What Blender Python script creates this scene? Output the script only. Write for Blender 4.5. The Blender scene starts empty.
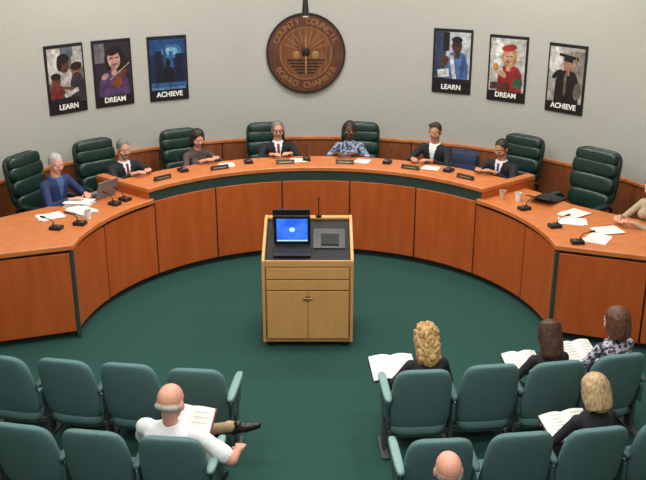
import bpy, bmesh, math, random
from mathutils import Vector, Matrix, Euler
from mathutils.bvhtree import BVHTree
random.seed(4)
scene=bpy.context.scene
COL=scene.collection
rad=math.radians
def lin(c):
    o=[]
    for v in c[:3]:
        v=v/255.0
        o.append(v/12.92 if v<=0.04045 else ((v+0.055)/1.055)**2.4)
    return (o[0],o[1],o[2],1.0)
# ---------------------------------------------------------------- materials
def mat(name,c,rough=0.6,var=0.12,scale=30,bump=0.0,bscale=None,metal=0.0,stretch=(1,1,1),c2=None,emit=None,estr=0,spec=None,lo=0.35,hi=0.65):
    m=bpy.data.materials.new(name); m.use_nodes=True
    nt=m.node_tree; N=nt.nodes; L=nt.links
    b=N['Principled BSDF']; b.inputs['Roughness'].default_value=rough; b.inputs['Metallic'].default_value=metal
    if spec is not None: b.inputs['Specular IOR Level'].default_value=spec
    tc=N.new('ShaderNodeTexCoord'); mp=N.new('ShaderNodeMapping'); mp.inputs['Scale'].default_value=stretch
    L.new(tc.outputs['Object'],mp.inputs['Vector'])
    nz=N.new('ShaderNodeTexNoise'); nz.inputs['Scale'].default_value=scale; nz.inputs['Detail'].default_value=4
    L.new(mp.outputs[0],nz.inputs['Vector'])
    cr=N.new('ShaderNodeValToRGB')
    a=lin(c)
    if c2 is None:
        lo_c=tuple(v*(1-var) for v in a[:3])+(1,); hi_c=tuple(min(1,v*(1+var)) for v in a[:3])+(1,)
    else: lo_c=a; hi_c=lin(c2)
    cr.color_ramp.elements[0].position=lo; cr.color_ramp.elements[0].color=lo_c
    cr.color_ramp.elements[1].position=hi; cr.color_ramp.elements[1].color=hi_c
    L.new(nz.outputs['Fac'],cr.inputs[0]); L.new(cr.outputs[0],b.inputs['Base Color'])
    if bump>0:
        bp=N.new('ShaderNodeBump'); bp.inputs['Strength'].default_value=bump; bp.inputs['Distance'].default_value=0.01
        n2=N.new('ShaderNodeTexNoise'); n2.inputs['Scale'].default_value=bscale or scale; n2.inputs['Detail'].default_value=3
        L.new(mp.outputs[0],n2.inputs['Vector']); L.new(n2.outputs['Fac'],bp.inputs['Height']); L.new(bp.outputs[0],b.inputs['Normal'])
    if emit:
        b.inputs['Emission Color'].default_value=lin(emit); b.inputs['Emission Strength'].default_value=estr
    return m
M={}
M['carpet']=mat('carpet_green',(21,68,61),0.95,0.25,60,0.5,220)
M['carpet2']=mat('carpet_dais',(24,62,54),0.95,0.25,60,0.5,220)
M['wall']=mat('wall_fabric',(174,174,167),0.9,0.035,34,0.15,120)
M['wall2']=mat('wall_paint',(150,148,140),0.9,0.05,20)
M['ceil']=mat('ceiling_tile',(205,203,196),0.95,0.06,40,0.2,120)
M['panel']=mat('wood_panel',(170,78,28),0.42,scale=5,stretch=(2.2,2.2,0.35),c2=(184,92,38),lo=0.3,hi=0.7)
M['counter']=mat('wood_counter',(188,106,54),0.36,scale=6,stretch=(1.5,1.5,1),c2=(202,121,67),lo=0.3,hi=0.7)
M['edge']=mat('wood_edge',(176,100,56),0.35,scale=9,c2=(200,124,76))
M['wains']=mat('wood_wainscot',(118,64,34),0.45,scale=5,stretch=(2.4,2.4,0.3),c2=(146,84,48),lo=0.3,hi=0.7)
M['seam']=mat('seam_dark',(40,26,18),0.7)
M['kick']=mat('kick_green',(16,34,30),0.8)
M['band']=mat('band_green',(34,58,51),0.7)
M['maple']=mat('wood_maple',(196,146,86),0.42,0.05,scale=5,stretch=(2.5,2.5,0.4),c2=(204,155,95),lo=0.3,hi=0.7)
M['mapled']=mat('wood_maple_edge',(150,104,60),0.45,scale=8,c2=(170,122,74))
M['black']=mat('black_plastic',(18,18,20),0.45)
M['blackm']=mat('black_matte',(26,27,29),0.8)
M['metal']=mat('brushed_metal',(150,150,150),0.3,metal=0.9)
M['brass']=mat('brass',(170,140,80),0.35,metal=0.8)
M['screen']=mat('screen_blue',(20,60,190),0.3,scale=5,c2=(90,160,240),emit=(40,95,225),estr=0.9)
M['screenw']=mat('screen_glow',(200,225,250),0.3,emit=(150,200,250),estr=1.0)
M['leather']=mat('green_leather',(20,46,39),0.30,0.2,14,0.25,60)
M['navychair']=mat('navy_fabric',(38,50,76),0.8,0.15,60)
M['teal']=mat('teal_fabric',(84,118,118),0.85,0.10,90,0.3,260)
M['tealside']=mat('teal_plastic',(60,90,89),0.6,0.08,40)
M['tealarm']=mat('teal_arm',(116,150,146),0.45,0.06,40)
M['greymet']=mat('grey_metal',(80,85,86),0.5,metal=0.4)
M['paper']=mat('paper_white',(232,232,226),0.8,0.04,20)
M['paper2']=mat('paper_ink',(150,152,156),0.8,0.3,90)
M['cup']=mat('cup_tan',(196,168,126),0.6)
M['cupw']=mat('cup_white',(220,220,214),0.5)
M['glass']=mat('plate_dark',(42,34,30),0.35)
M['greyp']=mat('laptop_grey',(120,124,130),0.4,metal=0.3)
M['emit']=mat('light_diffuser',(240,240,235),0.6,emit=(255,250,238),estr=3.0)
M['lips']=mat('lips',(150,84,78),0.5)
M['eyew']=mat('eye_white',(225,222,215),0.3)
M['iris']=mat('iris_dark',(38,26,20),0.3)
def skin(n,c): return mat(n,c,0.55,0.06,25,0.05,120)
M['skin']=skin('skin_fair',(206,150,124)); M['skin2']=skin('skin_tan',(184,130,100)); M['skin3']=skin('skin_brown',(92,58,42)); M['skin4']=skin('skin_pink',(214,154,132))
def hair(n,c,c2,st=(1,1,0.35)): return mat(n,c,0.55,scale=60,bump=0.7,bscale=70,stretch=st,c2=c2)
M['h_grey']=hair('hair_grey',(86,82,78),(132,128,122)); M['h_white']=hair('hair_white',(146,144,140),(190,188,184)); M['h_dark']=hair('hair_dark',(22,17,15),(46,36,30))
M['h_brown']=hair('hair_brown',(46,28,20),(86,56,38)); M['h_blond']=hair('hair_blond',(146,106,58),(208,172,112)); M['h_blond2']=hair('hair_ash_blond',(150,120,82),(202,176,136))
M['h_auburn']=hair('hair_auburn',(66,40,28),(110,70,48))
def cloth(n,c,**k):
    d=dict(rough=0.85,var=0.12,scale=50,bump=0.25,bscale=35); d.update(k); return mat(n,c,**d)
M['suit']=cloth('suit_black',(24,25,30)); M['navy']=cloth('suit_navy',(34,50,96)); M['shirtw']=cloth('shirt_white',(226,228,230),var=0.04,bscale=14,bump=0.5)
M['shirtb']=cloth('shirt_blue',(70,96,150)); M['tie']=cloth('tie_red',(120,40,44)); M['tieb']=cloth('tie_blue',(60,80,130))
M['brownj']=cloth('jacket_taupe',(80,66,64)); M['pants']=cloth('trousers_dark',(34,34,40)); M['khaki']=cloth('trousers_khaki',(160,140,108))
M['print']=mat('dress_print',(50,60,88),0.85,scale=30,c2=(150,164,186),lo=0.45,hi=0.56)
M['print2']=mat('dress_floral',(44,46,66),0.85,scale=30,c2=(190,184,196),lo=0.46,hi=0.56)
M['blackt']=cloth('top_black',(26,26,30)); M['beige']=cloth('top_beige',(176,160,134)); M['shoe']=mat('shoe_black',(20,18,18),0.35)
M['cover']=mat('binder_red',(120,44,40),0.6)
# ---------------------------------------------------------------- mesh builder
class MB:
    def __init__(s): s.v=[]; s.f=[]; s.m=[]
    def add(s,vs,fs,m=0,X=None):
        o=len(s.v)
        for p in vs:
            p=Vector(p)
            if X is not None: p=X@p
            s.v.append(p)
        for f in fs: s.f.append([i+o for i in f]); s.m.append(m)
    def box(s,c,sz,m=0,R=None):
        hx,hy,hz=sz[0]/2,sz[1]/2,sz[2]/2
        vs=[Vector((x,y,z)) for x in(-hx,hx) for y in(-hy,hy) for z in(-hz,hz)]
        if R is not None: vs=[R@v for v in vs]
        vs=[v+Vector(c) for v in vs]
        s.add(vs,[(0,1,3,2),(4,6,7,5),(0,4,5,1),(2,3,7,6),(0,2,6,4),(1,5,7,3)],m)
    def loft(s,rings,m=0,cap=True):
        n=len(rings[0]); vs=[p for r in rings for p in r]; fs=[]
        for i in range(len(rings)-1):
            for j in range(n):
                k=(j+1)%n; fs.append((i*n+j,i*n+k,(i+1)*n+k,(i+1)*n+j))
        if cap:
            fs.append(tuple(reversed(range(n)))); b=(len(rings)-1)*n; fs.append(tuple(b+j for j in range(n)))
        s.add(vs,fs,m)
    def cyl(s,p0,p1,r0,r1=None,n=16,m=0,cap=True):
        if r1 is None:r1=r0
        p0=Vector(p0);p1=Vector(p1); d=(p1-p0).normalized()
        a=d.orthogonal().normalized(); b=d.cross(a)
        R=[[p+(a*math.cos(t)+b*math.sin(t))*r for t in [2*math.pi*j/n for j in range(n)]] for p,r in((p0,r0),(p1,r1))]
        s.loft(R,m,cap)
    def ell(s,c,r,m=0,R=None,n=16,k=10,e=1.0):
        c=Vector(c); rings=[]
        def sg(x): return math.copysign(abs(x)**e,x)
        for i in range(1,k):
            ph=-math.pi/2+math.pi*i/k; ring=[]
            for j in range(n):
                t=2*math.pi*(j+0.5)/n
                p=Vector((r[0]*sg(math.cos(ph))*sg(math.cos(t)),r[1]*sg(math.cos(ph))*sg(math.sin(t)),r[2]*sg(math.sin(ph))))
                if R is not None:p=R@p
                ring.append(p+c)
            rings.append(ring)
        vs=[p for q in rings for p in q]; fs=[]
        for i in range(len(rings)-1):
            for j in range(n):
                l=(j+1)%n; fs.append((i*n+j,i*n+l,(i+1)*n+l,(i+1)*n+j))
        lo=Vector((0,0,-r[2])); hi=Vector((0,0,r[2]))
        if R is not None: lo=R@lo;hi=R@hi
        vs+= [lo+c,hi+c]; a=len(vs)-2;b=len(vs)-1
        for j in range(n):
            l=(j+1)%n; fs.append((a,l,j)); fs.append((b,(len(rings)-1)*n+j,(len(rings)-1)*n+l))
        s.add(vs,fs,m)
    def caps(s,p0,p1,r0,r1=None,m=0,n=14):
        if r1 is None:r1=r0
        s.cyl(p0,p1,r0,r1,n,m); s.ell(p0,(r0,)*3,m,n=n,k=8); s.ell(p1,(r1,)*3,m,n=n,k=8)
    def path(s,pts,rs,m=0,n=12):
        if not isinstance(rs,(list,tuple)): rs=[rs]*len(pts)
        for i in range(len(pts)-1): s.caps(pts[i],pts[i+1],rs[i],rs[i+1],m,n)
    def prism(s,pts,z0,z1,m=0):
        n=len(pts); s.loft([[Vector((p[0],p[1],z0)) for p in pts],[Vector((p[0],p[1],z1)) for p in pts]],m)
    def lathe(s,prof,c=(0,0,0),n=24,m=0):
        c=Vector(c); s.loft([[c+Vector((r*math.cos(2*math.pi*j/n),r*math.sin(2*math.pi*j/n),z)) for j in range(n)] for r,z in prof],m)
    def mesh(s,name,mats):
        me=bpy.data.meshes.new(name); me.from_pydata([tuple(v) for v in s.v],[],s.f)
        for x in mats: me.materials.append(x)
        for i,p in enumerate(me.polygons): p.material_index=s.m[i]
        bm=bmesh.new(); bm.from_mesh(me); bmesh.ops.recalc_face_normals(bm,faces=bm.faces); bm.to_mesh(me); bm.free()
        return me
    def obj(s,name,mats,parent=None,bevel=0,smooth=35,loc=None,rot=None,seg=2):
        me=s.mesh(name,mats)
        if smooth:
            me.polygons.foreach_set('use_smooth',[True]*len(me.polygons)); me.set_sharp_from_angle(angle=rad(smooth))
        ob=bpy.data.objects.new(name,me); COL.objects.link(ob)
        if parent: ob.parent=parent
        if loc: ob.location=loc
        if rot is not None: ob.rotation_euler=(0,0,rot) if not isinstance(rot,(tuple,list)) else rot
        if bevel:
            b=ob.modifiers.new('bevel','BEVEL'); b.width=bevel; b.segments=seg; b.limit_method='ANGLE'; b.angle_limit=rad(40)
        return ob
def empty(name,loc=(0,0,0),rot=0):
    e=bpy.data.objects.new(name,None); COL.objects.link(e); e.empty_display_size=0.1; e.location=loc; e.rotation_euler=(0,0,rot) if not isinstance(rot,(tuple,list)) else rot
    return e
CX,CY=-0.1,9.7
def pol(a,r,z=0.0):
    return Vector((CX+r*math.sin(rad(a)),CY+r*math.cos(rad(a)),z))
def arcprism(mb,r0,r1,a0,a1,z0,z1,m=0,step=2.5):
    n=max(1,int(abs(a1-a0)/step)); rings=[]
    for i in range(n+1):
        a=a0+(a1-a0)*i/n; rings.append([pol(a,r0,z0),pol(a,r1,z0),pol(a,r1,z1),pol(a,r0,z1)])
    mb.loft(rings,m)
# ---------------------------------------------------------------- room shell
RW=4.95; ZD=0.42; ZC=5.4; YB=-1.6
mb=MB(); mb.box((CX,(YB+CY+RW+0.3)/2,-0.05),(2*RW+0.6,CY+RW+0.3-YB,0.1)); mb.obj('floor',[M['carpet']])
mb=MB(); mb.box((CX,(YB+CY+RW+0.3)/2,ZC+0.05),(2*RW+0.6,CY+RW+0.3-YB,0.1)); mb.obj('ceiling',[M['ceil']])
mb=MB(); arcprism(mb,RW,RW+0.15,-90,90,0,ZC,0,2); mb.obj('wall_back',[M['wall']])
mb=MB(); mb.box((CX-RW-0.075,(CY+YB)/2,ZC/2),(0.15,CY-YB,ZC)); mb.obj('wall_left',[M['wall2']])
mb=MB(); mb.box((CX+RW+0.075,(CY+YB)/2,ZC/2),(0.15,CY-YB,ZC)); mb.obj('wall_right',[M['wall2']])
mb=MB(); mb.box((CX,YB-0.075,ZC/2),(2*RW+0.3,0.15,ZC)); mb.obj('wall_front',[M['wall2']])
# dais platform
mb=MB(); arcprism(mb,2.93,RW-0.005,-90,90,0,ZD,0,2.5)
for sg in(-1,1): mb.prism([(CX+sg*2.93,CY),(CX+sg*4.94,CY),(CX+sg*4.94,9.05),(CX+sg*4.6,9.17)],0,ZD)
mb.obj('dais_platform',[M['carpet2']])
# wainscot
mb=MB()
for i in range(15):
    a0=-90+i*12; arcprism(mb,RW-0.03,RW-0.002,a0+0.12,a0+11.88,ZD,1.17,0,3)
arcprism(mb,RW-0.018,RW-0.002,-90,90,ZD,1.16,1,3)
mb.obj('trim_1',[M['wains'],M['seam']])
mb=MB(); arcprism(mb,RW-0.05,RW-0.002,-90,90,1.17,1.215,0,2.5); mb.obj('trim_2',[M['edge']],bevel=0.006)
mb=MB(); arcprism(mb,RW-0.045,RW-0.03,-90,90,ZD,ZD+0.1,0,2.5); mb.obj('baseboard_back',[M['seam']])
# ---------------------------------------------------------------- council desk
desk=empty('council_desk')
RI=2.75; UA=52
mb=MB()
for i in range(9):
    a0=-90+20*i; a1=a0+20
    zt=1.10 if abs(a0+10)<UA-2 else 1.045
    arcprism(mb,RI,RI+0.03,a0+0.22,a1-0.22,0.09,zt)
mb.obj('front_panels',[M['panel']],desk,bevel=0.004)
mb=MB(); arcprism(mb,RI+0.012,RI+0.1,-90,90,0.07,1.04,0); mb.obj('carcass',[M['seam']],desk)
mb=MB(); arcprism(mb,RI+0.05,RI+0.12,-90,90,0.0,0.09,0)
mb.obj('toe_kick',[M['kick']],desk)
mb=MB(); arcprism(mb,RI+0.02,RI+0.11,-UA+0.4,UA-0.4,1.03,1.24,0); mb.obj('green_reveal',[M['band']],desk)
mb=MB(); arcprism(mb,RI+0.0,3.36,-UA,UA,1.235,1.30,0,2)
mb.obj('upper_counter',[M['counter']],desk,bevel=0.012)
mb=MB()
for sg in(-1,1): 
    a0,a1=sorted((sg*(UA-2.0),sg*UA)); arcprism(mb,3.35,3.80,a0,a1,1.235,1.30)
mb.obj('end_screen_cap',[M['counter']],desk,bevel=0.01)
mb=MB(); arcprism(mb,3.28,3.34,-UA+1,UA-1,ZD,1.235,0,2)
for sg in(-1,1):
    a=sg*UA; arcprism(mb,RI+0.02,3.34,a-sg*1.2,a-sg*0.1,1.0,1.235); arcprism(mb,3.34,3.79,a-sg*1.8,a-sg*0.15,ZD,1.235)
mb.obj('upper_back_panel',[M['panel']],desk)
for sg,nm in((-1,'a'),(1,'b')):
    A=[sg*(UA-1.5)+sg*(91.5-UA)*i/16 for i in range(17)]
    inner=[pol(a,RI-0.03) for a in A]
    outer=[pol(a,3.62) for a in A if abs(a)<=66]
    Wf=Vector((CX+sg*4.6,9.0,0)); Wb=Vector((CX+sg*4.6,10.0,0))
    pts=[p[:2] for p in inner]+[Wf[:2],Wb[:2]]+[p[:2] for p in reversed(outer)]
    mb=MB(); mb.prism(pts,1.085,1.15); mb.obj('lower_counter_'+nm,[M['counter']],desk,bevel=0.012)
    A0=Vector((CX+sg*RI,CY-0.02,0)); D=(Vector((CX+sg*4.6,9.03,0))-A0); Ln=D.length; D.normalize(); nrm=Vector((D.y,-D.x,0)); 
    if nrm.y>0: nrm=-nrm
    mb=MB(); n=2
    for i in range(n):
        c=A0+D*(Ln*(i+0.5)/n)-nrm*0.02; ang=math.atan2(D.y,D.x)
        mb.box((c.x,c.y,0.5725),(Ln/n-0.02,0.03,0.965),0,Matrix.Rotation(ang,3,'Z'))
        c2=A0+D*(Ln*(i+0.5)/n)-nrm*0.05; mb.box((c2.x,c2.y,0.56),(Ln/n,0.04,1.0),1,Matrix.Rotation(ang,3,'Z'))
        c3=A0+D*(Ln*(i+0.5)/n)-nrm*0.09; mb.box((c3.x,c3.y,0.045),(Ln/n,0.05,0.09),2,Matrix.Rotation(ang,3,'Z'))
    mb.obj('wing_panels_'+nm,[M['panel'],M['seam'],M['kick']],desk,bevel=0.003)
    mb=MB(); mb.cyl((A0.x,A0.y+0.02,0),(A0.x,A0.y+0.02,1.07),0.028,n=12); mb.obj('corner_post_'+nm,[M['band']],desk)
# ---------------------------------------------------------------- seal
def text_mesh(body,size,mt,parent,loc,rot=(math.pi/2,0,0),ext=0.003,name='lettering',bold=0):
    cu=bpy.data.curves.new(name,'FONT'); cu.body=body; cu.size=size; cu.extrude=ext; cu.align_x='CENTER'; cu.align_y='CENTER'; cu.offset=bold
    t=bpy.data.objects.new(name,cu); COL.objects.link(t)
    me=bpy.data.meshes.new_from_object(t.evaluated_get(bpy.context.evaluated_depsgraph_get()))
    bpy.data.objects.remove(t); me.materials.clear(); me.materials.append(mt)
    o=bpy.data.objects.new(name,me); COL.objects.link(o); o.parent=parent; o.location=loc; o.rotation_euler=rot
    return o
M['sealw']=mat('seal_wood',(74,42,28),0.45,scale=7,stretch=(3,3,0.5),c2=(100,60,38)); M['seali']=mat('seal_inner',(94,56,32),0.45,scale=7,stretch=(3,3,0.5),c2=(124,78,46)); M['seald']=mat('seal_dark',(34,20,15),0.5); M['seall']=mat('seal_light',(150,106,62),0.5)
seal=empty('wooden_wall_seal',pol(-2,RW-0.002,2.56),rad(2))
mb=MB()
def disc(mb,r0,r1,y0,y1,m,n=64):
    rr=[]
    for j in range(n):
        t=2*math.pi*j/n; c,s_=math.cos(t),math.sin(t)
        rr.append([Vector((r0*c,y0,r0*s_)),Vector((r1*c,y0,r1*s_)),Vector((r1*c,y1,r1*s_)),Vector((r0*c,y1,r0*s_))])
    rr.append(rr[0]); mb.loft(rr,m,False)
disc(mb,0.001,0.60,-0.055,0,0); disc(mb,0.595,0.625,-0.07,0,1); disc(mb,0.40,0.41,-0.066,-0.05,3); disc(mb,0.001,0.40,-0.060,-0.05,2)
mb.obj('seal_disc',[M['sealw'],M['seald'],M['seali'],M['seall']],seal)
mb=MB()
mb.box((0,-0.065,-0.02),(0.03,0.02,0.6),0)
for i in range(9):
    t=rad(20+i*17.5); mb.box((0.25*math.cos(t),-0.064,0.02+0.25*math.sin(t)),(0.2,0.016,0.012),0,Matrix.Rotation(-t,3,'Y'))
for i in range(5): mb.box((0,-0.064,-0.10-0.05*i),(0.6-0.08*i,0.016,0.016),1)
mb.ell((0,-0.062,0.03),(0.07,0.02,0.09),1)
mb.ell((-0.15,-0.062,-0.03),(0.06,0.014,0.07),0); mb.ell((0.15,-0.062,-0.03),(0.06,0.014,0.07),0)
mb.obj('seal_relief',[M['seall'],M['seald']],seal)
for txt,top in (('COUNTY COUNCIL',True),('BOARD CHAMBER',False)):
    n=len(txt)
    for i,ch in enumerate(txt):
        if ch==' ':continue
        if top: t=rad(90+66-132*i/(n-1)); tilt=t-math.pi/2
        else: t=rad(-90-60+120*i/(n-1)); tilt=t+math.pi/2
        text_mesh(ch,0.13,M['seall'],seal,(0.50*math.cos(t),-0.057,0.50*math.sin(t)),(Matrix.Rotation(-tilt,3,'Y')@Matrix.Rotation(math.pi/2,3,'X')).to_euler(),0.004,'letter',0.0)
# ---------------------------------------------------------------- posters
pcol={}
def pm(c):
    if c not in pcol: pcol[c]=mat('poster_ink_%d'%len(pcol),tuple(int(v*0.88) for v in c),0.45,0.38,12)
    return pcol[c]
def poster(a,z,caption,bg,shapes):
    e=empty('framed_poster',pol(a,RW-0.004,z),rad(-a))
    W,H=0.62,0.98
    mb=MB(); mb.box((0,-0.012,0),(W,0.024,H)); mb.obj('frame',[M['black']],e,bevel=0.004)
    mb=MB(); mb.box((0,-0.026,0.055),(W-0.06,0.004,H-0.20)); mb.obj('print',[pm(bg)],e)
    cols=[];mb=MB()
    for i,s in enumerate(shapes):
        c=s[-1]
        if c not in cols: cols.append(c)
        k=cols.index(c); y=-0.029-0.0006*i
        n=20; cx,cz,rx,rz,ro=s[1:6]
        if s[0]=='e': P=[(rx*math.cos(2*math.pi*j/n),rz*math.sin(2*math.pi*j/n)) for j in range(n)]
        elif s[0]=='r': P=[(-rx,-rz),(rx,-rz),(rx,rz),(-rx,rz)]
        else: P=[(-rx,-rz),(rx,-rz),(rx*0.95,rz*0.3),(rx*0.62,rz*0.85),(rx*0.2,rz),(-rx*0.2,rz),(-rx*0.62,rz*0.85),(-rx*0.95,rz*0.3)]
        t=rad(ro); Q=[]
        for x,q in P:
            X=cx+x*math.cos(t)-q*math.sin(t); Z=cz+x*math.sin(t)+q*math.cos(t)
            X=max(-0.28,min(0.28,X)); Z=max(-0.335,min(0.445,Z)); Q.append((X,Z))
        mb.loft([[Vector((x,y,q)) for x,q in Q],[Vector((x,-0.027,q)) for x,q in Q]],k)
    mb.obj('artwork',[pm(c) for c in cols],e,smooth=0)
    text_mesh(caption,0.105,M['paper'],e,(0,-0.027,-0.395),ext=0.002,name='caption',bold=0.003)
W_=(206,204,198);K=(24,24,28)
poster(-46.4,2.42,'LEARN',(110,98,88),[('r',-.18,.2,.11,.24,0,W_),('r',.2,.3,.1,.15,0,(180,180,176)),('r',.05,.38,.08,.07,0,(90,110,120)),('t',-.02,-.05,.2,.2,0,(190,184,178)),('e',-.03,.2,.085,.11,0,(92,56,40)),('e',-.03,.29,.1,.07,0,K),('e',-.1,.22,.04,.1,0,K),('e',.16,.1,.075,.1,8,(160,104,72)),('e',.17,.17,.09,.06,8,(40,28,24)),('t',.17,-.12,.12,.2,0,(52,48,60)),('e',-.17,-.02,.07,.09,0,(110,66,46)),('e',-.17,.05,.08,.05,0,K),('t',-.16,-.22,.13,.15,0,(120,46,42)),('r',.06,-.2,.12,.03,20,W_),('r',.02,-.13,.09,.02,-10,(120,70,50)),('r',-.05,-.3,.23,.04,0,K)])
poster(-37.6,2.42,'DREAM',(44,36,48),[('r',-.2,.3,.08,.14,0,(110,104,112)),('e',.04,.2,.17,.2,0,(26,20,22)),('e',.13,.05,.08,.2,10,(26,20,22)),('e',.02,.2,.1,.14,10,(200,154,142)),('t',.0,-.16,.24,.2,0,(88,62,104)),('r',.01,.03,.04,.06,0,(190,144,132)),('e',.1,-.08,.17,.05,50,(110,54,32)),('e',.05,-.14,.09,.07,50,(140,74,42)),('r',.1,.02,.2,.007,35,(180,164,146)),('e',-.14,-.04,.06,.04,30,(200,154,142)),('r',-.02,.215,.03,.008,0,(60,36,34)),('r',.065,.225,.03,.008,0,(60,36,34)),('r',.03,.13,.03,.01,10,(150,60,66)),('e',.0,.31,.1,.05,10,(26,20,22))])
poster(-27.4,2.41,'ACHIEVE',(18,38,80),[('r',0,.33,.28,.11,0,(28,72,128)),('e',.06,.26,.16,.11,0,(60,120,170)),('e',.06,.26,.1,.06,0,(130,180,206)),('r',-.15,.02,.05,.25,0,(14,22,44)),('r',.18,.0,.06,.22,0,(16,28,58)),('r',.05,.1,.03,.16,0,(40,90,150)),('r',-.05,.14,.02,.2,0,(34,70,120)),('t',.0,-.12,.1,.16,0,(14,18,32)),('e',.0,.08,.04,.055,0,(20,24,36)),('r',.08,-.02,.1,.015,30,(14,18,32)),('r',0,-.24,.28,.03,0,(46,90,146)),('r',-.02,-.3,.28,.02,0,(90,130,160))])
poster(25,2.50,'LEARN',(180,188,196),[('r',-.19,.05,.09,.4,0,(52,64,92)),('r',-.1,.3,.05,.14,0,K),('r',.2,.34,.08,.1,0,(210,216,220)),('t',.08,-.1,.18,.26,0,(78,114,172)),('r',.08,.1,.035,.05,0,(78,48,38)),('e',.07,.24,.08,.11,0,(78,48,38)),('e',.07,.33,.085,.05,0,K),('r',.02,-.1,.03,.2,10,(220,222,224)),('r',.17,-.08,.03,.17,-8,(58,90,146)),('e',-.12,.0,.06,.09,-20,(96,60,44)),('r',-.13,-.18,.09,.06,10,(226,226,224)),('r',.07,.25,.06,.008,0,K),('r',0,-.3,.28,.04,0,K)])
poster(35.3,2.46,'DREAM',(196,196,194),[('e',-.16,.3,.1,.12,0,(226,226,222)),('t',.05,-.14,.2,.2,0,(158,40,42)),('e',.03,.18,.12,.16,0,(190,146,74)),('e',.02,.17,.08,.115,0,(214,164,140)),('e',.02,.31,.12,.05,10,(170,48,46)),('r',.02,.02,.035,.05,0,(204,154,130)),('e',-.1,-.06,.11,.045,-30,(214,164,140)),('r',-.14,.05,.05,.09,20,(226,230,230)),('e',.18,-.2,.08,.08,0,(56,92,66)),('r',-.1,-.26,.16,.05,0,(86,48,38)),('e',-.18,.02,.045,.06,0,(204,142,58)),('r',-.01,.19,.02,.006,0,K),('r',.06,.19,.02,.006,0,K),('r',.02,.11,.025,.008,0,(160,50,50))])
poster(46.4,2.42,'ACHIEVE',(176,172,164),[('r',-.18,.28,.1,.16,0,(216,216,210)),('r',.2,.1,.08,.3,0,(140,134,124)),('t',.03,-.12,.2,.25,0,K),('r',.03,.1,.03,.05,0,(166,118,90)),('e',.03,.2,.075,.1,0,(174,124,96)),('r',.03,.32,.16,.02,-8,K),('r',.03,.28,.075,.035,-8,K),('e',-.14,.06,.1,.04,40,K),('r',-.2,.16,.03,.08,-20,(222,218,204)),('r',.0,-.08,.02,.15,0,(120,104,70)),('r',.15,.25,.008,.06,0,(190,150,60)),('e',.2,-.16,.06,.12,0,(110,102,94))])
# pendant
pd=empty('pendant_spotlight',(-0.26,13.9,0))
mb=MB(); mb.cyl((0,0,3.45),(0,0,ZC),0.014); mb.cyl((0,0,3.22),(0,0,3.48),0.055,0.035,m=0); mb.cyl((0,0,3.20),(0,0,3.222),0.045,m=1); mb.cyl((0,0,ZC-0.04),(0,0,ZC),0.08); mb.obj('fixture',[M['black'],M['paper']],pd)
# ---------------------------------------------------------------- executive chairs
def exec_chair(a,r,turn=0,leather='leather',low=False,sc=0.93):
    p=pol(a,r,ZD); e=empty('executive_chair',p,math.pi-rad(a)+rad(turn)); e.scale=(sc*1.06,sc,sc)
    lm=M[leather]; mb=MB()
    Rb=Matrix.Rotation(rad(10),3,'X')
    mb.ell((0,0.02,0.36),(0.29,0.28,0.075),e=0.45,n=28,k=14)
    mb.ell((0,0.06,0.40),(0.25,0.22,0.055),e=0.6,n=28,k=14)
    hs=[(0.60,0.285,0.12),(0.81,0.30,0.115),(1.0,0.30,0.10),(1.135,0.28,0.085)] if not low else [(0.64,0.26,0.12),(0.8,0.25,0.11)]
    for z,w,h in hs: mb.ell((0,-0.24-(z-0.6)*0.17,z),(w,0.07,h),R=Rb,e=0.5,n=28,k=14)
    zt=0.88 if not low else 0.70
    mb.ell((0,-0.295-(zt-0.6)*0.17,zt),(0.31 if not low else 0.26,0.045,0.35 if not low else 0.24),R=Rb,e=0.4,n=28,k=14)
    mb.obj('upholstery',[lm],e,smooth=60)
    mb=MB()
    for s in(-1,1):
        mb.path([(s*0.30,-0.2,0.36),(s*0.335,-0.2,0.55),(s*0.335,-0.12,0.59),(s*0.335,0.18,0.59),(s*0.33,0.24,0.53),(s*0.30,0.16,0.36)],0.018,0,10)
        mb.ell((s*0.335,0.03,0.61),(0.04,0.17,0.028),e=0.5,m=1)
    mb.cyl((0,0,0.1),(0,0,0.34),0.032); mb.box((0,0,0.30),(0.26,0.26,0.04))
    for i in range(5):
        t=2*math.pi*i/5+0.3; q=Vector((0.31*math.cos(t),0.31*math.sin(t),0.085)); mb.caps((0,0,0.12),q,0.028,0.018,0,10)
        d=Vector((-math.sin(t),math.cos(t),0)); w=q-Vector((0,0,0.055)); mb.cyl(w-d*0.022,w+d*0.022,0.03,n=14)
    mb.obj('arms_and_base',[M['black'],lm],e,smooth=40)
    return e
exec_chair(-60.6,4.13,6,sc=1.0); exec_chair(-46,4.13,-4,sc=0.97); exec_chair(-27.8,4.18,0); exec_chair(-10.3,4.18); exec_chair(8.8,4.18); exec_chair(42.4,4.15,0,sc=0.98)
exec_chair(61.4,3.96,12,sc=1.06); exec_chair(82,4.46,12); exec_chair(30.5,4.08,0,'navychair',True)
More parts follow.
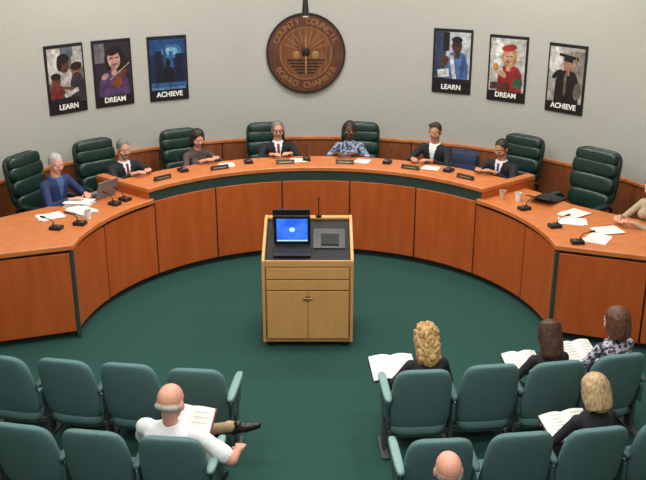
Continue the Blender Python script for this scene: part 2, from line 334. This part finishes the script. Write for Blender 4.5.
# ---------------------------------------------------------------- auditorium chairs
def audience_chair(X,Y,arms):
    e=empty('auditorium_chair',(X,Y,0),X/12.0)
    mb=MB()
    def shell(w0,w1,z0,z1,t,y0,bend,m,e1=0.42):
        n=32;k=18
        def sg(x,e_): return math.copysign(abs(x)**e_,x)
        rings=[]
        for i in range(1,k):
            ph=-math.pi/2+math.pi*i/k; zz=sg(math.sin(ph),e1); cc=abs(math.cos(ph))**e1
            h=(zz+1)/2; w=(w0+(w1-w0)*h)/2; ring=[]
            for j in range(n):
                th=2*math.pi*(j+.5)/n; x=w*cc*sg(math.cos(th),0.4); y=t/2*cc*sg(math.sin(th),0.7)
                z=z0+(z1-z0)*h
                yy=y0+y+bend*(x/0.28)**2-0.22*(z-z0)*(z1-z0)*0.9+0.10*(1-h)
                ring.append(Vector((x,yy,z)))
            rings.append(ring)
        mb.loft(rings,m)
    shell(0.59,0.51,0.26,0.95,0.10,0.05,0.035,0)
    shell(0.53,0.46,0.30,0.90,0.10,0.095,0.03,1)
    mb.obj('backrest',[M['teal'],M['teal']],e,smooth=50)
    mb=MB(); mb.ell((0,0.36,0.255),(0.265,0.27,0.06),e=0.45,n=28,k=14); mb.ell((0,0.36,0.205),(0.24,0.24,0.045),e=0.4,m=1,n=24,k=10)
    mb.obj('seat',[M['teal'],M['tealside']],e,smooth=50)
    mb=MB()
    for s in arms:
        x=s*0.305; zz=0.655 if (len(arms)==2 and s==arms[0]) else 0.60
        mb.box((x,0.22,0.3),(0.035,0.12,0.6),0); mb.box((x,0.22,0.015),(0.07,0.36,0.03),0)
        mb.box((x,0.24,zz-.155),(0.03,0.34,0.16),1)
        mb.ell((x,0.22 if zz>.62 else .26,zz),(0.038,0.27 if zz>.62 else .22,0.028),e=0.5,m=2 if zz>.62 else 1,n=20)
    mb.box((0,0.2,0.2),(0.58,0.05,0.05),0)
    mb.obj('frame_and_arms',[M['greymet'],M['tealside'],M['tealarm']],e,bevel=0.006)
    return e
R1=[(0.88,7.14,(-1,1)),(1.50,7.24,(1,)),(2.10,7.30,(1,)),(2.70,7.44,(1,)),(-1.12,7.16,(1,-1)),(-1.74,7.26,(-1,)),(-2.33,7.34,(-1,)),(-2.93,7.42,(-1,))]
R2=[(0.90,6.04,(-1,1)),(1.54,6.13,(1,)),(2.15,6.20,(1,)),(2.76,6.32,(1,)),(-1.17,6.07,(1,-1)),(-1.79,6.16,(-1,)),(-2.38,6.25,(-1,)),(-2.98,6.36,(-1,))]
R3=[(0.92,4.94,(-1,1)),(1.56,5.02,(1,)),(-1.2,4.96,(1,-1)),(-1.82,5.05,(-1,))]
for c in R1+R2+R3: audience_chair(*c)
# ---------------------------------------------------------------- lectern
lec=empty('lectern',(-0.17,9.42,0),0)
LW=1.02; LD=0.82
mb=MB()
for s in(-1,1):
    x0=s*LW/2; x1=s*(LW/2-0.035)
    pr=[(0,0.07),(0,1.06),(0.05,1.10),(LD-0.1,1.33),(LD,1.33),(LD,0.07)]
    mb.loft([[Vector((x0,y,z)) for y,z in pr],[Vector((x1,y,z)) for y,z in pr]],0)
mb.box((0,0.012,1.03),(LW-0.07,0.024,0.075),0)
mb.box((0,LD-0.02,0.69),(LW-0.07,0.03,1.2),0)
mb.box((0,LD-0.04,1.31),(LW-0.07,0.08,0.03),0)
mb.box((0,LD/2,0.09),(LW-0.07,LD-0.02,0.04),1)
mb.box((0,0.03,0.55),(LW-0.07,0.02,0.92),1)
mb.obj('cabinet',[M['maple'],M['mapled']],lec,bevel=0.006)
mb=MB()
mb.box((0,0.008,0.915),(LW-0.10,0.022,0.135),0); mb.box((0,0.008,0.775),(LW-0.10,0.022,0.115),0)
for s in(-1,1): mb.box((s*(LW-0.1)/4,0.008,0.41),((LW-0.11)/2,0.022,0.58),0)
mb.obj('drawers_and_doors',[M['maple']],lec,bevel=0.004)
mb=MB(); mb.path([(-0.05,-0.02,0.62),(0.0,-0.022,0.62),(0.05,-0.02,0.62)],0.008,0); mb.box((0,-0.005,0.62),(0.05,0.02,0.05),0)
mb.obj('handle',[M['brass']],lec)
mb=MB(); sl=math.atan2(0.22,0.67)
mb.box((0,0.39,1.16),(LW-0.075,0.74,0.02),0,Matrix.Rotation(sl,3,'X'))
mb.box((0.24,0.40,1.182),(0.36,0.36,0.014),1,Matrix.Rotation(sl,3,'X')); mb.box((0.25,0.37,1.185),(0.2,0.2,0.01),0,Matrix.Rotation(sl,3,'X'))
mb.obj('sloped_top',[M['blackm'],M['black']],lec)
mb=MB()
for x in(-0.42,0.42):
    for y in(0.08,LD-0.08): mb.cyl((x-0.015,y,0.035),(x+0.015,y,0.035),0.035,n=16); mb.box((x,y,0.06),(0.04,0.05,0.03))
mb.obj('casters',[M['black']],lec)
def laptop(loc,rotz,w,h,tilt,scr,base_tilt=0,d=None,name='laptop',body='black'):
    e=empty(name,loc,(base_tilt,0,rotz)); d=d or h
    mb=MB(); mb.box((0,-d/2,0.011),(w,d,0.02),0); mb.box((0,-d*0.42,0.0225),(w*0.88,d*0.5,0.004),1)
    R=Matrix.Rotation(-tilt,3,'X'); c=Vector((0,0,0.015))+R@Vector((0,0,h/2)); mb.box(c,(w,0.014,h),0,R)
    mb.obj('body',[M[body],M['blackm']],e,bevel=0.004)
    mb=MB(); c=Vector((0,0,0.015))+R@Vector((0,-0.009,h/2+0.005)); mb.box(c,(w*0.84,0.004,h*0.78),0,R)
    if scr=='screen':
        c=Vector((0,0,0.015))+R@Vector((0,-0.0115,h/2+0.01)); mb.ell(c,(w*0.08,0.002,w*0.07),1,R)
        c=Vector((0,0,0.015))+R@Vector((0,-0.0115,h*0.14)); mb.box(c,(w*0.84,0.002,h*0.04),1,R)
    mb.obj('display',[M[scr],M['screenw']],e)
laptop((-0.345,9.42+0.28,1.150),0,0.41,0.36,rad(8),'screen',sl,0.22)
mb=MB(); mb.box((0,0,0.115),(0.43,0.03,0.20),0); mb.box((0,0.03,0.04),(0.12,0.06,0.08),0); mb.cyl((0,0.02,0),(0,0.02,0.012),0.12)
mb.obj('lectern_monitor',[M['black']],bevel=0.006,loc=(-0.365,9.42+0.60,1.255),rot=0)
mic=empty('lectern_microphone',(-0.05,9.42+LD-0.06,1.325)); mb=MB(); mb.cyl((0,0,0),(0,0,0.02),0.035); mb.path([(0,0,0),(0,0,0.12),(0.0,-0.03,0.2),(0,-0.07,0.24)],0.006,0); mb.caps((0,-0.07,0.24),(0,-0.10,0.255),0.012,0.014); mb.obj('gooseneck',[M['black']],mic)
# ---------------------------------------------------------------- small desk items
def zdesk(a): return 1.30 if abs(a)<UA else 1.15
def at(a,r,z=None): 
    p=pol(a,r); p.z=zdesk(a) if z is None else z; return p
def paper(a,r,n=4,rot=0,w=0.24,h=0.31):
    mb=MB()
    for i in range(n): mb.box((random.uniform(-.02,.02),random.uniform(-.02,.02),0.002+0.004*i),(w,h,0.003),0,Matrix.Rotation(random.uniform(-.15,.15),3,'Z'))
    for i in range(6): mb.box((0,-h*0.36+i*h*0.13,0.004*n+0.001),(w*0.7,h*0.015,0.001),1)
    o=mb.obj('paper_stack',[M['paper'],M['paper2']],loc=at(a,r),rot=-rad(a)+rot); return o
def deskmic(a,r):
    e=empty('desk_microphone',at(a,r),math.pi-rad(a)); mb=MB()
    mb.box((0,0,0.02),(0.11,0.14,0.04),0); mb.box((0,0.03,0.043),(0.05,0.02,0.008),1)
    mb.path([(0,-0.04,0.03),(0,-0.03,0.08),(0,-0.07,0.12),(0,-0.14,0.14)],0.006,0,8); mb.caps((0,-0.14,0.14),(0,-0.18,0.145),0.012,0.013)
    mb.obj('base_and_gooseneck',[M['black'],M['metal']],e,bevel=0.004)
def cup(a,r,m='cup'):
    mb=MB(); mb.lathe([(0.034,0),(0.044,0.11),(0.046,0.112),(0.04,0.112),(0.032,0.02)],m=0); mb.lathe([(0.039,0.095),(0.001,0.095)],m=1); mb.obj('paper_cup',[M[m],M['seam']],loc=at(a,r))
def plate(a,r):
    e=empty('name_plate',at(a,r),-rad(a)); mb=MB(); P=[(-0.03,0),(0.03,0),(0.006,0.06),(-0.006,0.06)]
    mb.loft([[Vector((x,y,z)) for y,z in P] for x in(-0.13,0.13)],0); mb.obj('wedge',[M['glass']],e,bevel=0.002)
    mb=MB(); mb.box((0,-0.0215,0.03),(0.18,0.002,0.012),0,Matrix.Rotation(rad(-22),3,'X')); mb.obj('engraving',[M['brass']],e)
for a in(-44,-27,-8.5,8,26.5,43): plate(a,2.95)
for a in(-36,-18,-2.5,19,36): deskmic(a,3.12)
for a,r,n in((-23.5,3.12,2),(-4.7,3.12,2),(12,3.12,2),(31,3.12,2)): paper(a,r,n,random.uniform(-.3,.3),0.2,0.2)
paper(-64,3.36,14,0.3); paper(-68,3.14,10,-0.3); paper(-73,3.42,3,0.9); paper(71,3.40,4,0.4); paper(75.5,3.22,2,-0.5); paper(82,3.5,3,0.2); paper(86.5,3.25,2,0.8)
deskmic(-80,3.1); deskmic(-76,2.9); deskmic(-56,2.98); deskmic(78,2.92); deskmic(64,2.93); deskmic(89,2.98); deskmic(-60,2.96)
cup(54.5,3.0,'cup'); cup(58,3.10,'cupw'); cup(-71.5,2.92,'cupw')
laptop(at(-57.0,3.28),math.pi-rad(-57),0.34,0.25,rad(20),'blackm',body='greyp'); laptop(at(61,3.42),math.pi-rad(61)+0.3,0.34,0.24,rad(72),'blackm')
# ---------------------------------------------------------------- people
def eval_fuse(mb,mats,voxel,smooth=2):
    me=mb.mesh('tmp',mats); ob=bpy.data.objects.new('tmp',me); COL.objects.link(ob)
    r=ob.modifiers.new('r','REMESH'); r.mode='VOXEL'; r.voxel_size=voxel
    s=ob.modifiers.new('s','SMOOTH'); s.iterations=smooth; s.factor=0.5
    dg=bpy.context.evaluated_depsgraph_get(); out=bpy.data.meshes.new_from_object(ob.evaluated_get(dg))
    tree=BVHTree.FromPolygons([v.co for v in me.vertices],[tuple(p.vertices) for p in me.polygons])
    src=[p.material_index for p in me.polygons]
    res=MB(); res.v=[v.co.copy() for v in out.vertices]
    for p in out.polygons:
        res.f.append(list(p.vertices)); q=tree.find_nearest(p.center); res.m.append(src[q[2]] if q[2] is not None else 0)
    bpy.data.objects.remove(ob); bpy.data.meshes.remove(me); bpy.data.meshes.remove(out)
    return res
def make_hand(curl):
    mb=MB(); mb.caps((0,-0.03,0),(0,0.01,0),0.026,0.026)
    xs=[-0.032,-0.011,0.010,0.030]; ls=[0.072,0.080,0.074,0.058]; kn=[0.088,0.092,0.088,0.08]
    for x,l,k in zip(xs,ls,kn):
        mb.caps((x*0.5,0.005,0),(x,k,0),0.017,0.0125)
        p=Vector((x,k,0)); ang=0
        for f,c,r0,r1 in((0.45,curl*0.7,0.0105,0.0095),(0.3,curl,0.0095,0.0085),(0.25,curl*0.7,0.0085,0.0075)):
            ang+=c; q=p+Vector((x*0.06,math.cos(ang),-math.sin(ang)))*l*f; mb.caps(p,q,r0,r1); p=q
    mb.path([(-0.012,0.012,-0.006),(-0.046,0.045,-0.014),(-0.058,0.072,-0.022),(-0.058,0.094,-0.03)],[0.017,0.0135,0.0115,0.009])
    return eval_fuse(mb,[M['skin']],0.0045,1)
HANDS={'rest':make_hand(rad(22)),'grip':make_hand(rad(50))}
def person(name,pos,rotz,floor_z,seat,S=1.1,lean=8,side=0,tyaw=0,hyaw=0,hpitch=10,female=False,skin='skin',hr='h_grey',style='short',top='suit',pants='pants',tie=None,shirt=None,
           hands=((-.14,.42,.84),(.14,.42,.84)),grip='rest',legs='std',sleeve=True,belly=0.0,glasses=False,headS=1.0,arm_hint=(0.8,-0.4,-.7),wide=1.0,beard=False):
    mats=[M[top],M[skin],M[pants],M['shoe'],M[hr],M['lips'],M['eyew'],M['iris'],M[shirt] if shirt else M[top],M[tie] if tie else M[top],M['black']]
    seat=seat/S; B=MB()
    P=Vector((0,0,seat+0.105)); l=rad(lean); sd=rad(side)
    u=Vector((math.sin(sd),math.sin(l),math.cos(l)*math.cos(sd))).normalized()
    rt=(Matrix.Rotation(rad(tyaw),3,'Z')@Vector((1,0,0))); rt=(rt-u*rt.dot(u)).normalized(); fw=u.cross(rt)
    if female: sec=[(-.09,.13,.10),(-.03,.178,.125),(.05,.172,.122),(.16,.138,.10),(.24,.135,.10),(.33,.152,.11),(.41,.158,.10),(.455,.135,.08),(.485,.09,.068),(.505,.055,.055)]; sw=.165; ar=.042
    else: sec=[(-.09,.13,.11),(-.03,.172,.13),(.05,.17,.13+belly),(.16,.162,.12+belly),(.25,.165,.12+belly*.6),(.35,.18,.125),(.43,.185,.108),(.475,.155,.085),(.50,.10,.07),(.525,.062,.062)]; sw=.19; ar=.05
    sw*=wide; ar*=wide
    rings=[]
    for t,a,b in sec:
        a*=wide
        slump=0.05*math.sin(min(1,max(0,t/.5))*math.pi)*-1
        c=P+u*t+fw*slump*0.5
        rings.append([c+rt*(a*math.copysign(abs(math.cos(q))**.85,math.cos(q)))+fw*(b*math.copysign(abs(math.sin(q))**.85,math.sin(q))) for q in [2*math.pi*j/28 for j in range(28)]])
    B.loft(rings,0)
    if female:
        for s in(-1,1): B.ell(P+u*.34+rt*s*.07+fw*.085,(.062,.055,.06),0)
    N=P+u*(.50 if female else .52)
    mats_arm=0 if sleeve else 1
    B.post=[]
    for s,W in((-1,hands[0]),(1,hands[1])):
        Sh=P+u*(.42 if female else .44)+rt*s*sw
        W=Vector(W); a,b=.285,.255; d=(W-Sh); L=d.length
        if L>(a+b)*.985: d=d.normalized()*(a+b)*.985; L=d.length; W=Sh+d
        if L<.12: L=.12
        x=(a*a-b*b+L*L)/(2*L); h=math.sqrt(max(0,a*a-x*x)); dn=d.normalized()
        hint=Vector((s*arm_hint[0],arm_hint[1],arm_hint[2])); hint=(hint-dn*hint.dot(dn)).normalized(); E=Sh+dn*x+hint*h
        B.ell(Sh-rt*s*.015,(.062 if not female else .05,.06,.06),0)
        B.caps(Sh-rt*s*.03,Sh,ar+.012,ar+.008,0)
        B.caps(Sh,Sh+(E-Sh)*.55,ar+.006,ar,0); B.caps(Sh+(E-Sh)*.5,E,ar,ar-.006,mats_arm)
        if not sleeve: B.caps(Sh+(E-Sh)*.5,Sh+(E-Sh)*.78,ar+.006,ar+.010,0)
        Wc=E+(W-E)*.9
        B.caps(E,Wc if sleeve else W,ar-.006,.031 if sleeve else .025,mats_arm)
        if sleeve: B.caps(E+(W-E)*.6,W,.026,.024,1)
        fd=(W-E).normalized(); flat=Vector((fd.x*0.8+(-s*.15),fd.y+.2,fd.z*0.35)).normalized(); ydir=(fd*.4+flat*.6).normalized()
        xd=ydir.cross(Vector((0,0,1))).normalized(); zd=xd.cross(ydir)
        HM=Matrix((xd,ydir,zd)).transposed(); H=HANDS[grip]; mir=Matrix.Diagonal((s,1,1))
        B.post.append(([W+HM@(mir@v) for v in H.v],H.f,1))
    def foot(an,dirv,m=3):
        dirv=Vector(dirv).normalized(); B.caps(an+Vector((0,0,-.035)),an+dirv*.07+Vector((0,0,-.045)),.042,.042,m); B.caps(an+dirv*.05+Vector((0,0,-.05)),an+dirv*.16+Vector((0,0,-.058)),.040,.030,m); B.caps(an-dirv*.04+Vector((0,0,-.055)),an,.033,.036,m)
    for s in(-1,1):
        hip=P+Vector((s*.09,0,-.035)); kn=Vector((s*.13,.43,max(.36,seat+.045))); an=Vector((s*.12,.42,.095))
        if legs=='four' and s==-1:
            kn=Vector((-.20,.42,seat+.22)); an=Vector((.27,.52,seat+.33))
            B.caps(hip,kn,.088,.062,2); B.caps(kn,an,.058,.04,2); B.caps(an-Vector((.05,0,0)),an,.036,.033,1)
            foot(an+Vector((.03,0,.02)),(.9,.3,.3)); continue
        B.caps(hip,kn,.088,.06,2); B.caps(kn,kn+(an-kn)*.5,.058,.05,2); B.caps(kn+(an-kn)*.5,an,.05,.038,2); foot(an,(s*.15,1,0))
    B.caps(P+Vector((-.07,0,-.03)),P+Vector((.07,0,-.03)),.105,.105,2)
    body=eval_fuse(B,mats,0.012,3)
    if shirt:
        for i,f in enumerate(body.f):
            if body.m[i]!=0: continue
            c=sum((body.v[k] for k in f),Vector())/len(f); q=c-P; t=q.dot(u); x=q.dot(rt); y=q.dot(fw)
            if y>0.02 and t>.24:
                wv=(t-.24)*.22
                if abs(x)<wv: body.m[i]=8
                if tie and abs(x)<.02 and t<.50: body.m[i]=9
            if t>.497 and math.hypot(x,y)<.078: body.m[i]=8
    HP=rad(hpitch); HR=Matrix.Rotation(rad(hyaw),3,'Z')@Matrix.Rotation(-HP,3,'X')
    HC=N+u*.05+Vector((0,0,.11))+Vector((0,math.sin(HP)*.06,-.02*abs(math.sin(HP))))
    k=headS
    def T(p): return HC+HR@(Vector(p)*k)
    Hd=MB()
    def E(c,r,m,e=1.0,n=18,kk=12): Hd.ell(T(c),tuple(q*k for q in r),m,HR,n,kk,e)
    E((0,-.010,.03),(.076,.095,.088),1); E((0,.022,-.045),(.058,.060,.066),1); E((0,.055,-.088),(.026,.024,.022),1)
    for s in(-1,1):
        E((s*.04,.05,-.03),(.028,.028,.03),1); E((s*.078,-.006,-.008),(.011,.020,.032),1)
    Hd.caps(T((0,.080,.012)),T((0,.100,-.022)),.009*k,.014*k,1); E((0,.074,.03),(.055,.014,.012),1)
    E((0,.077,-.053),(.024,.010,.0045),5); E((0,.076,-.061),(.02,.010,.0055),5)
    if beard: E((0,.05,-.088),(.045,.04,.032),4); E((0,.082,-.043),(.028,.01,.006),4)
    Hd.caps(N-u*.03,T((0,-.022,-.05)),.050 if female else .058,.048 if female else .055,1)
    for s in(-1,1): Hd.caps(T((s*.018,.084,.030)),T((s*.046,.074,.030)),.005*k,.004*k,4)
    rnd=random.Random(int(abs(pos[0])*100))
    if style in('short','part'):
        E((0,-.022,.045),(.083,.096,.088),4); E((0,-.048,-.005),(.073,.056,.072),4)
        for s in(-1,1): E((s*.068,-.02,.02),(.016,.045,.045),4)
        if style=='part': E((.03,.03,.105),(.055,.05,.022),4)
    elif style=='fringe':
        E((0,-.040,-.012),(.080,.069,.034),4)
    elif style in('long','bob','curly'):
        E((0,-.024,.048),(.094,.102,.092),4); dn=.11 if style=='bob' else .17
        E((0,-.062,-.03),(.092,.058,.09),4); E((0,-.072,-.45*dn-.02),(.092,.048,dn*.75),4)
        for s in(-1,1): E((s*.073,-.02,-.02),(.028,.055,.085),4); E((s*.07,-.035,-.4*dn-.03),(.032,.045,dn*.6),4)
        if style=='curly':
            for i in range(150):
                th=rnd.uniform(0,2*math.pi); z=rnd.uniform(-.16,.135)
                if z>.048: q_=math.sqrt(max(0,1-((z-.048)/.092)**2))
                else: q_=1
                x=.092*q_*math.cos(th); y=-.028+.096*q_*math.sin(th)
                if z<.0: y=-.05+.07*math.sin(th)
                if y>.03 and z<.10: continue
                q=rnd.uniform(.013,.019); E((x,y,z),(q,q,q*1.3),4,1.0,8,6)
        else:
            for i in range(16):
                th=math.pi+math.pi*(i+.5)/16; x=.088*math.cos(th); y=-.05+.062*math.sin(th); E((x,y,-.03),(.014,.014,dn*.9),4,1.0,8,8)
    elif style=='updo':
        E((0,-.024,.045),(.088,.097,.088),4); E((0,-.05,-.005),(.08,.058,.07),4); E((0,-.055,.09),(.055,.05,.035),4)
    head=eval_fuse(Hd,mats,0.0065,1)
    A=MB()
    A.v=list(body.v); A.f=list(body.f); A.m=list(body.m)
    o=len(A.v); A.v+=head.v; A.f+=[[i+o for i in f] for f in head.f]; A.m+=head.m
    for vs,fs,m in B.post:
        o=len(A.v); A.v+=vs; A.f+=[[i+o for i in f] for f in fs]; A.m+=[m]*len(fs)
    for s in(-1,1):
        A.ell(T((s*.031,.075,.008)),(.0135*k,.011*k,.0085*k),6,HR,12,8); A.ell(T((s*.031,.084,.008)),(.006*k,.004*k,.006*k),7,HR,10,6)
        if glasses:
            pts=[T((s*.031+.022*math.cos(t),.092,.006+.018*math.sin(t))) for t in [2*math.pi*j/12 for j in range(13)]]
            A.path(pts,.0028,10,6); A.path([T((s*.053,.090,.01)),T((s*.08,.0,.012))],.0025,10,6)
    if glasses: A.path([T((-.009,.094,.01)),T((.009,.094,.01))],.0025,10,6)
    ob=A.obj(name,mats,smooth=0)
    ob.data.polygons.foreach_set('use_smooth',[True]*len(ob.data.polygons))
    ob.location=(pos[0],pos[1],floor_z); ob.rotation_euler=(0,0,rotz); ob.scale=(S,S,S)
    return ob
def member(name,a,r,turn=0,seat=0.345,**k):
    d=dict(S=1.07); d.update(k)
    return person(name,pol(a,r)[:2],math.pi-rad(a)+rad(turn),ZD,seat,**d)
hh=((-.13,.43,.86),(.13,.45,.86))
member('seated_man',-62.0,3.92,0,seat=.36,lean=10,hpitch=12,skin='skin4',hr='h_white',style='short',top='navy',shirt='shirtb',hands=((-.14,.42,.74),(.14,.42,.74)),hyaw=-12,belly=.03)
member('seated_man',-45.2,3.82,0,seat=.33,lean=6,hpitch=8,skin='skin',hr='h_grey',top='suit',shirt='shirtw',tie='tie',hands=hh,hyaw=-8,beard=True)
member('seated_woman',-28.2,3.82,10,seat=.37,lean=14,hpitch=14,female=True,skin='skin',hr='h_dark',style='bob',top='brownj',hands=hh,hyaw=-10)
member('seated_man',-8.8,3.82,0,seat=.35,lean=4,hpitch=8,skin='skin',hr='h_grey',top='suit',shirt='shirtw',tie='tie',hands=hh,glasses=True)
member('seated_woman',7.6,3.82,0,seat=.37,lean=6,hpitch=14,female=True,skin='skin3',hr='h_dark',style='updo',top='print',hands=hh,sleeve=False)
member('seated_man',27.5,3.82,-5,seat=.41,lean=6,hpitch=6,skin='skin2',hr='h_dark',style='part',top='suit',shirt='shirtw',hands=hh,hyaw=10)
member('seated_man',44.0,3.82,0,seat=.34,lean=10,hpitch=18,skin='skin2',hr='h_dark',top='suit',shirt='shirtw',tie='tieb',hands=hh,belly=.02)
person('seated_woman',(CX+4.16,10.56),rad(112),ZD,0.34,lean=10,hpitch=14,female=True,skin='skin',hr='h_auburn',style='bob',top='beige',hands=((-.12,.42,.72),(.12,.42,.72)))
def aud(name,X,Y,turn=0,**k):
    d=dict(S=1.0,headS=1.12); d.update(k); st=d.pop('seat',0.30)
    return person(name,(X,Y+0.32),X/12.0+rad(turn),0,st,**d)
bh=((-.22,.36,.57),(.10,.36,.57))
aud('seated_woman_with_papers',0.97,7.12,8,lean=12,hpitch=22,female=True,hr='h_blond',style='curly',top='blackt',hands=bh,seat=.27,grip='grip')
aud('seated_woman_with_papers',2.12,7.26,6,S=.98,lean=10,hpitch=20,female=True,hr='h_brown',style='long',top='blackt',hands=bh,seat=.27,grip='grip')
aud('seated_woman_with_papers',2.77,7.44,10,S=1.04,lean=6,hpitch=8,female=True,hr='h_auburn',style='bob',top='print2',hands=bh,hyaw=10,seat=.29,grip='grip')
aud('seated_woman_with_papers',2.23,6.18,8,S=1.02,lean=7,hpitch=22,female=True,hr='h_blond2',style='bob',top='blackt',hands=bh,seat=.27,grip='grip')
aud('seated_man_with_crossed_legs',-1.20,6.04,-12,S=1.08,lean=-2,hpitch=16,skin='skin4',hr='h_white',style='fringe',top='shirtw',pants='khaki',hands=((-.14,.32,.54),(.42,.24,.52)),legs='four',sleeve=False,belly=.05,arm_hint=(1.0,-.3,-.5),headS=1.22,wide=1.18,seat=.22)
aud('seated_man',0.83,4.84,0,S=1.14,lean=2,hpitch=0,skin='skin4',hr='h_grey',style='fringe',top='shirtb',hands=((-.12,.3,.62),(.12,.3,.62)),headS=1.0,seat=.34)
def openbook(loc,rot,w=0.42,h=0.3,tilt=0.35,name='open_book',cover='blackt'):
    mb=MB()
    for s in(-1,1):
        rings=[]
        for i in range(7):
            t=i/6; x=s*t*w/2; z=0.03*math.sin(t*math.pi)*(1-t*.5)+0.02
            rings.append([Vector((x,-h/2,z)),Vector((x,h/2,z)),Vector((x,h/2,z-0.014)),Vector((x,-h/2,z-0.014))])
        mb.loft(rings,0)
        for i in range(7): mb.box((s*w*.26,-h*.36+i*h*.12,0.047),(w*.32,h*.008,0.002),1)
    mb.box((0,0,0.0),(w+.02,h+.02,0.006),2)
    mb.obj(name,[M['paper'],M['paper2'],M[cover]],loc=loc,rot=(tilt,0,rot))
openbook((0.66,7.72,0.64),0.15); openbook((1.90,7.82,0.64),0.2,0.34,0.26); openbook((2.50,8.06,0.62),0.3,0.36,0.3); openbook((2.06,6.70,0.63),0.3)
openbook((-1.12,6.60,0.68),-0.25,0.40,0.38,0.7,'open_binder','cover')
# ---------------------------------------------------------------- ceiling lights
def area(sx,sy,p,col=(1,0.965,0.91)):
    l=bpy.data.lights.new('lamp','AREA'); l.shape='RECTANGLE'; l.size=sx; l.size_y=sy; l.energy=p; l.color=col
    o=bpy.data.objects.new('lamp',l); COL.objects.link(o); return o
for y in(1.5,4.3,7.1,9.9,12.4):
    for x in(-2.6,-0.1,2.4):
        e=empty('ceiling_light',(x,y,ZC)); mb=MB(); mb.box((0,0,-0.03),(1.3,0.7,0.06)); mb.obj('housing',[M['paper']],e,bevel=0.004)
        mb=MB(); mb.box((0,0,-0.062),(1.2,0.6,0.006)); mb.obj('diffuser',[M['emit']],e)
        l=area(1.2,0.6,(56 if y<12 else 68)*(1.15 if x==-0.1 else .94)); l.parent=e; l.location=(0,0,-0.08)
w=bpy.data.worlds.new('world'); scene.world=w; w.use_nodes=True; w.node_tree.nodes['Background'].inputs[0].default_value=(0.5,0.5,0.5,1); w.node_tree.nodes['Background'].inputs[1].default_value=0.1
# ---------------------------------------------------------------- camera
cam=bpy.data.cameras.new('camera'); co=bpy.data.objects.new('camera',cam); COL.objects.link(co)
co.location=(0,0,4.74); co.rotation_euler=(rad(70),0,0); cam.sensor_fit='HORIZONTAL'; cam.sensor_width=36; cam.lens=36*917/646; cam.clip_start=0.05
scene.camera=co
scene.view_settings.view_transform='Standard'
